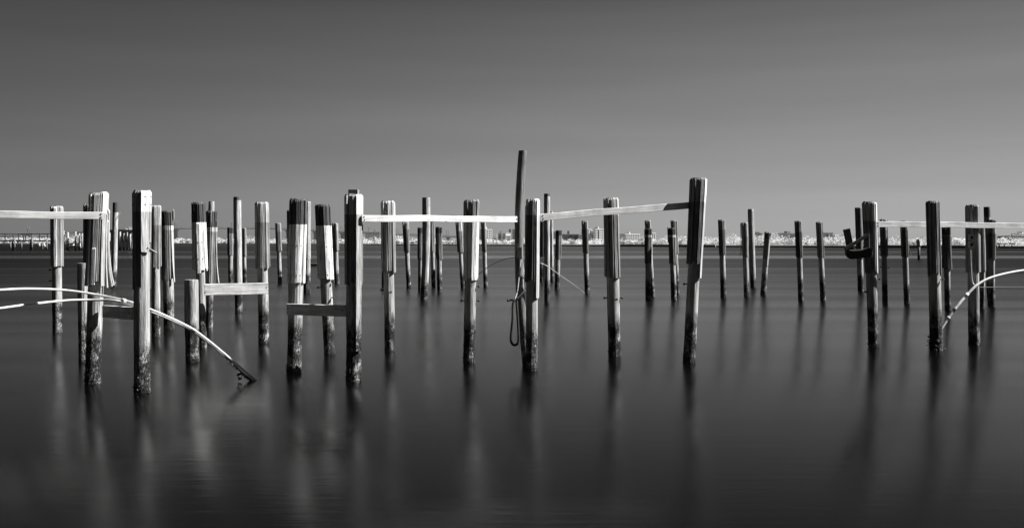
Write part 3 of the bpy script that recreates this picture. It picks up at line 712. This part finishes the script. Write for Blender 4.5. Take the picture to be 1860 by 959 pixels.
# free dock piles right of the pier
src = None
for i, (x, yt, wd) in enumerate(((116, 419, 2.2), (123, 422, 4), (137, 420.5, 3.4), (144, 424, 3), (149.5, 424, 3.2), (199, 423, 3), (218, 421, 3.2), (225, 424, 2.6), (231, 422, 2.2), (236.5, 425, 3))):
    m = D_of(455)/F
    if src is None:
        q = MB(); q.tube([(0, 0, -1), (0, 0, 3), (.05, 0, 6)], [.32, .3, .28], .38, 9); src = q.build('dock_pile', M_pile); o = src
    else:
        o = src.copy(); col.objects.link(o)
    D = D_of(454.6)
    o.location = ((x-X0)*D/F, D, 0); o.scale = (wd/3.4, wd/3.4, (H+(Y0-yt)*D/F)/6)
    tag(o, ['first', 'second', 'third', 'fourth', 'fifth', 'sixth', 'seventh', 'eighth', 'ninth', 'tenth'][i]+' bare dock pile counting from the pier end towards the nearest pile', 'pile', 'bare dock piles by the far white hall')

# waterside hall, boats
def building(name, label, x0, x1, yt, D, tone, nx, ny, wt=.12, yb=444, depth=18, roof=None, group=None, top=None, split=None):
    m = D/F; wd = (x1-x0)*m; zt = H+(Y0-yt)*m
    A = Vector((((x0+x1)/2-X0)*m, D, 1.2)); root = tag(empty(name, A), label, 'building', group); root.rotation_euler.z = R(24 if tone > .5 else 9)*(1 if D > 1000 else 0)
    h = zt-1.2
    tone = min(.85, tone*1.15+.1)
    q = MB(); q.box((0, depth/2, h/2-1), (wd, depth, h+2), tone); q.build('wall', M_wall, root)
    q = MB(); q.box((0, depth/2, h+.25), (wd+.5, depth+.5, .9), tone*.85); rf = q.build('roof', M_wall, root)
    if roof:
        for (fx, fw, fh) in roof:
            q = MB(); q.box((fx*wd, depth/2, h+.7+fh/2), (fw*wd, depth*.5, fh), tone*.8); q.build('rooftop_box', M_wall, rf)
    if nx:
        me = None
        for i in range(nx):
            for j in range(ny):
                cx = -wd/2+wd*(i+.5)/nx; cz = h*(.97-(j+.5)/ny*.8)
                if me is None:
                    q = MB(); q.box((0, 0, 0), (wd/nx*.56, .3, h/ny*.48), wt); o = q.build('window', M_glass, root); me = o
                else: o = me.copy(); col.objects.link(o); o.parent = root
                o.location = (cx, -.1, cz)
    if split:
        for (f0, f1, tn) in split:
            q = MB(); q.box((((f0+f1)/2-.5)*wd, -.3, h/2-.5), ((f1-f0)*wd, 1.2, h+1), tn); q.build('bay', M_wall, root)
    return root
building('waterside_hall', 'pale low hall behind the dock piles at the left', 190, 240, 420, 470, .6, 8, 2, .25, roof=[(.35, .15, 1.5), (.2, .1, .8)], depth=14)
building('apartment_block', 'white block with scattered dark windows right of the striped pile', 880, 894.5, 417.5, 1300, .8, 4, 5, .12, roof=[(-.1, .15, 3)])
building('apartment_block', 'grey half of the low twin block left of the tallest post', 905, 918.5, 424.5, 1300, .3, 3, 1, .18, roof=[(0, .2, 3)], split=[(.42, .5, .6)])
building('apartment_block', 'bright ribbed half of the low twin block left of the tallest post', 918.7, 928, 424.5, 1310, .75, 4, 1, .2)
building('apartment_block', 'slim dark tower block just left of the tallest post', 927.8, 939, 417, 1420, .28, 4, 6, .16, split=[(.0, .18, .55)])
building('apartment_block', 'grey tower block between the slim and short far centre piles', 1004, 1012, 421, 1350, .38, 2, 6, .2)
building('apartment_block', 'wide dark block with a chimney, seen below the sloping rail', 1026, 1052, 426.3, 1300, .2, 6, 5, .12, roof=[(-.15, .06, 4.5)], split=[(.44, .5, .1)])
building('apartment_block', 'small light annex right of the wide dark block', 1052.5, 1058.5, 426.3, 1290, .5, 2, 3, .18)
building('apartment_block', 'tall light block beside the far pile with the cable', 1067, 1075, 417, 1300, .6, 2, 7, .2)
building('apartment_block', 'light grid fronted tower left of the big pile behind the sloping rail', 1080, 1097, 416.5, 1300, .55, 4, 5, .2, roof=[(.1, .12, 2.5)], split=[(.48, .53, .75)])
building('apartment_block', 'low white block between the big pile and the far twin piles', 1134, 1164, 426, 1150, .75, 8, 4, .15, roof=[(-.05, .06, 2)])
building('apartment_block', 'light stepped tower just right of the far twin piles', 1184, 1191.5, 424, 1200, .6, 2, 6, .15)
building('apartment_block', 'dark stepped block rising over trees behind the tallest far right pile', 1370, 1385, 424.5, 1200, .2, 4, 3, .15, roof=[(-.35, .25, 2), (.3, .2, 1.2)])
building('apartment_block', 'grey block with two roof stubs left of the alike far piles', 1424, 1445, 424.5, 1200, .32, 6, 1, .18, roof=[(-.05, .07, 2.4), (.18, .12, 2)])
building('apartment_block', 'grey block right of the leaning alike far pile', 1495, 1514, 423.3, 1200, .32, 5, 1, .18, split=[(.48, .54, .45)])
building('apartment_block', 'small pale turret building over the trees near the broken bracket', 1516, 1524, 427.5, 1200, .55, 2, 3, .2)
building('apartment_block', 'grey blocks far behind under the bridge end', 664, 690, 421.5, 1900, .35, 6, 3, .2, roof=[(0, .5, 3), (.1, .2, 5)])
building('warehouse', 'long low dark warehouse near the right edge', 1806, 1834, 434.3, 640, .2, 5, 1, .1, depth=14)
building('boat_house', 'low grey building on the shore behind the white pipe', 1727, 1757, 437.5, 560, .3, 6, 1, .12, depth=10)
root = building('waterside_villa', 'flat roofed building with terraces and pale tanks at the right edge', 1833, 1870, 430.5, 600, .3, 6, 2, .1, depth=14, split=[(0, .04, .7), (.3, .34, .7)])
for (fx, sz, z, tn) in ((-3.6, (3.5, 3, .5), 5.3, .7), (-2, (2.2, 2.2, 1.4), 6.2, .7), (1.5, (3, 3, .5), 6, .7), (1.7, (2.2, 2.4, 2.2), 7, .8), (4.6, (2.4, 2.4, 1.6), 6.4, .8)):
    q = MB(); q.box((fx, 3, z), sz, tn); q.build('rooftop_box', M_wall, root)
for i, (x, yb_, sc_) in enumerate(((70.5, 447.5, 1), (79, 447.8, 1.1), (131, 450, 1.6), (143, 450, 1.4), (185, 449.5, 1.5))):
    D = D_of(yb_); root = tag(empty('motor_boat', Vector(((x-X0)*D/F, D, 0))), ['small white boat under the far pier', 'white boxy cabin boat under the far pier beside the smaller boat', 'white moored boat behind the dock piles, left one', 'white moored boat between the pale dock piles', 'white moored boat half hidden behind the splintered pile'][i], 'boat')
    q = MB(); L_ = 3.2*sc_; b0 = len(q.v)
    for (k, hw_) in ((-1, .8), (-.3, 1), (.5, .85), (1, .05)):
        for (zz, s_) in ((-.2, .6), (1.0+.3*max(0, k), 1)):
            for sy_ in (-1, 1): q.v.append(Vector((k*L_/2, sy_*hw_*s_, zz)))
    for i_ in range(3):
        a = b0+i_*4
        for (u, v_) in ((0, 2), (3, 1), (2, 3), (1, 0)): q.face([a+u, a+v_, a+4+v_, a+4+u], .75)
    q.face([b0, b0+1, b0+3, b0+2], .75); q.build('hull', M_pipe, root)
    q = MB(); q.box((-.2, 0, 1.5), (1.3*sc_, 1.2, .9), .7); cb_ = q.build('cabin', M_pipe, root)
    q = MB(); q.box((-.2, -.62, 1.6), (.9*sc_, .04, .4), .05); q.build('cabin_window', M_glass, root)
    q = MB(); q.box((-.2, 0, 2.1), (1.7*sc_, 1.5, .14), .85); q.build('canopy', M_pipe, root)

# ------------------------------------------------------------------ seawall and trees
def seawall(name, label, x0, x1, hz, tone, capt):
    xs = [x0+(x1-x0)*i/14 for i in range(15)]
    root = tag(empty(name, P(x0, 449, shoreD(x0))), label, 'wall'); O = root.location
    q = MB(); c = MB()
    for a, b_ in zip(xs, xs[1:]):
        Da, Db_ = shoreD(a)*.985, shoreD(b_)*.985
        pa_, pb_ = Vector(((a-X0)*Da/F, Da, hz/2-.3)), Vector(((b_-X0)*Db_/F, Db_, hz/2-.3))
        q.beam(pa_-O, pb_-O, .5, hz+.6, tone, cut=.02)
        up = Vector((0, 0, hz/2+.5)); c.beam(pa_+up-O, pb_+up-O, .9, .35, capt, cut=.02)
    q.build('wall_face', M_conc, root); c.build('wall_cap', M_conc, root)
seawall('seawall', 'dark seawall with pale cap along the right shore', 1590, 1812, .9, .24, .6)
seawall('seawall', 'low pale seawall under the white trees in the centre', 880, 1130, .6, .5, .7)
seawall('seawall', 'timber faced seawall right of the big pile behind the sloping rail', 1128, 1300, 1.0, .32, .75)

def leaves(q, c, rx, ry, rz, n, s, rnd, tone=.75):
    for i in range(n):
        while True:
            v = Vector((rnd.uniform(-1, 1), rnd.uniform(-1, 1), rnd.uniform(-1, 1)))
            if .25 < v.length < 1: break
        v = v.normalized()*v.length**.4
        p = c+Vector((v.x*rx, v.y*ry, v.z*rz))*(1+.25*noise.noise(v*2.3+c*.3))
        a = Vector((rnd.uniform(-1, 1), rnd.uniform(-1, 1), rnd.uniform(-1, 1))).normalized()
        b_ = a.cross(Vector((rnd.uniform(-1, 1), rnd.uniform(-1, 1), rnd.uniform(-1, 1)))).normalized()
        z = s*rnd.uniform(.5, 1.2); b0 = len(q.v)
        q.v += [p-a*z, p-b_*z*.7, p+a*z, p+b_*z*.7]; q.face([b0, b0+1, b0+2, b0+3], min(.95, tone*rnd.uniform(.6, 1.2)))
rnd = random.Random(3)
top_px = [(-60, 433), (0, 432), (120, 431), (250, 431), (340, 434), (460, 434.5), (560, 434.5), (640, 434.5), (700, 433), (770, 434.5), (850, 436.5), (910, 435.5), (960, 436), (1050, 436.5), (1130, 436.5), (1190, 434.5), (1230, 433.5), (1290, 434.5), (1325, 430.5), (1360, 429), (1390, 431), (1440, 433), (1480, 433), (1530, 433.5), (1560, 432), (1620, 434.5), (1660, 435), (1700, 435.5), (1800, 436), (1860, 435), (1930, 434)]
def top_y(x):
    for (a, ya), (c, yc) in zip(top_px, top_px[1:]):
        if a <= x <= c: return ya+(yc-ya)*(x-a)/(c-a)
    return 435
def belt(name, label, xa, xb, step):
    q = MB(); x = xa
    while x < xb:
        for row in range(3):
            D = shoreD(x)*(1.02+.05*row)+rnd.uniform(0, 12); m = D/F
            hpx = shoreD(x); ht = (H+(Y0-top_y(x))*m)*rnd.uniform(.55, 1.28)*(.6 if row == 0 else 1)
            ht *= .85+.75*noise.noise(Vector((x*.045, row, 2))); ht = max(ht, 2.0); wd = ht*rnd.uniform(.5, 1.1)
            c = Vector(((x+rnd.uniform(-2, 2)-X0)*m, D, 1+ht*.52))
            s = max(.3, 1.15*m)
            leaves(q, c, wd, wd, ht*.5, 90, s, rnd, rnd.choice((.3, .6, .85, .92)))
        x += step*rnd.uniform(.7, 1.3)
    tag(q.build(name, M_leaf), label, 'trees', kind='stuff')
belt('far_wood', 'white infrared trees massed along the distant left shore', -70, 650, 5.0)
belt('far_wood', 'white trees and bushes massed along the centre shore', 652, 1300, 5.0)
belt('far_wood', 'bright white wood massed along the right shore', 1302, 1935, 4.6)

def tree(name, label, x, yt, wpx, palm=False, back=1.05):
    D = shoreD(x)*back; m = D/F; ht = H+(Y0-yt)*m-1.2; A = Vector(((x-X0)*m, D, 1.2))
    root = tag(empty(name, A), label, 'tree')
    q = MB(); q.tube([(0, 0, -.5), (.1, 0, ht*.35), (0, .1, ht*.8)], [.28, .2, .08], .3, 7); q.build('trunk', M_bark, root)
    q = MB(); R_ = wpx*m/2
    if palm:
        for k in range(14):
            a = k*2.4; dv = Vector((math.cos(a), math.sin(a), 0)); prev = Vector((0, 0, ht*.86)); 
            for j in range(5):
                nx_ = prev+dv*R_*.24+Vector((0, 0, ht*(.07-.05*j)*rnd.uniform(.6, 1.3)))
                sd_ = dv.cross(Vector((0, 0, 1)))*.22; b0 = len(q.v)
                q.v += [prev-sd_, prev+sd_, nx_+sd_, nx_-sd_]; q.face([b0, b0+1, b0+2, b0+3], .8); prev = nx_
    else:
        for k in range(7):
            c = Vector((rnd.uniform(-.6, .6)*R_, rnd.uniform(-.6, .6)*R_, ht*rnd.uniform(.4, .82)))
            leaves(q, c, R_*.5, R_*.5, ht*.2, 80, max(.2, .5*m), rnd, rnd.choice((.6, .8)))
    q.build('crown', M_leaf, root)
for t in (('shore_tree', 'round white tree topping the wood left of the far pile with the loose lath', 1333, 427, 20), ('shore_tree', 'tall white tree just right of the tallest far right pile', 1376, 427.5, 22),
          ('shore_tree', 'broad white tree between the short leaning far pile and the grey roof stubs block', 1412, 431, 20),
          ('shore_tree', 'white tree rising left of the leaning alike far pile', 1471, 431, 16), ('shore_tree', 'white tree just left of the broken bracket', 1526, 431.5, 14),
          ('shore_tree', 'white tree between the bracket pile and next far pile', 1592, 430.5, 14), ('shore_tree', 'white tree left of the channel marker', 1655, 434.5, 16), ('shore_tree', 'white tree right of the channel marker', 1675, 434, 12),
          ('shore_tree', 'white tree behind the low grey shore building', 1743, 434, 14), ('shore_tree', 'white tree right behind the socket box pile', 1787, 434, 16),
          ('shore_tree', 'first small white tree in front of the dark warehouse', 1815, 439, 10), ('shore_tree', 'second small white tree in front of the dark warehouse', 1824, 439, 10),
          ('shore_tree', 'white tree before the terraced building', 1838, 438.5, 12), ('shore_tree', 'large white tree at the extreme right edge', 1857, 434.5, 14),
          ('shore_tree', 'white tree right of the low white block', 1204, 432, 14), ('shore_tree', 'white tree just left of the high leaning pile', 1236, 431.5, 14),
          ('shore_tree', 'white tree in front of the bright ribbed block', 917, 434.5, 9), ('shore_tree', 'small white tree under the wide dark block', 1038, 435, 10)):
    tree(*t, back=.995 if t[3] > 438 else 1.04)
for x, yt, l in ((1733, 431.5, 'spindly white palm left of the socket box pile, tallest of three'), (1740, 433, 'spindly white palm in the middle behind the low grey building'), (1750, 433.5, 'spindly white palm next to the socket box pile')):
    tree('palm_tree', l, x, yt, 11, True)
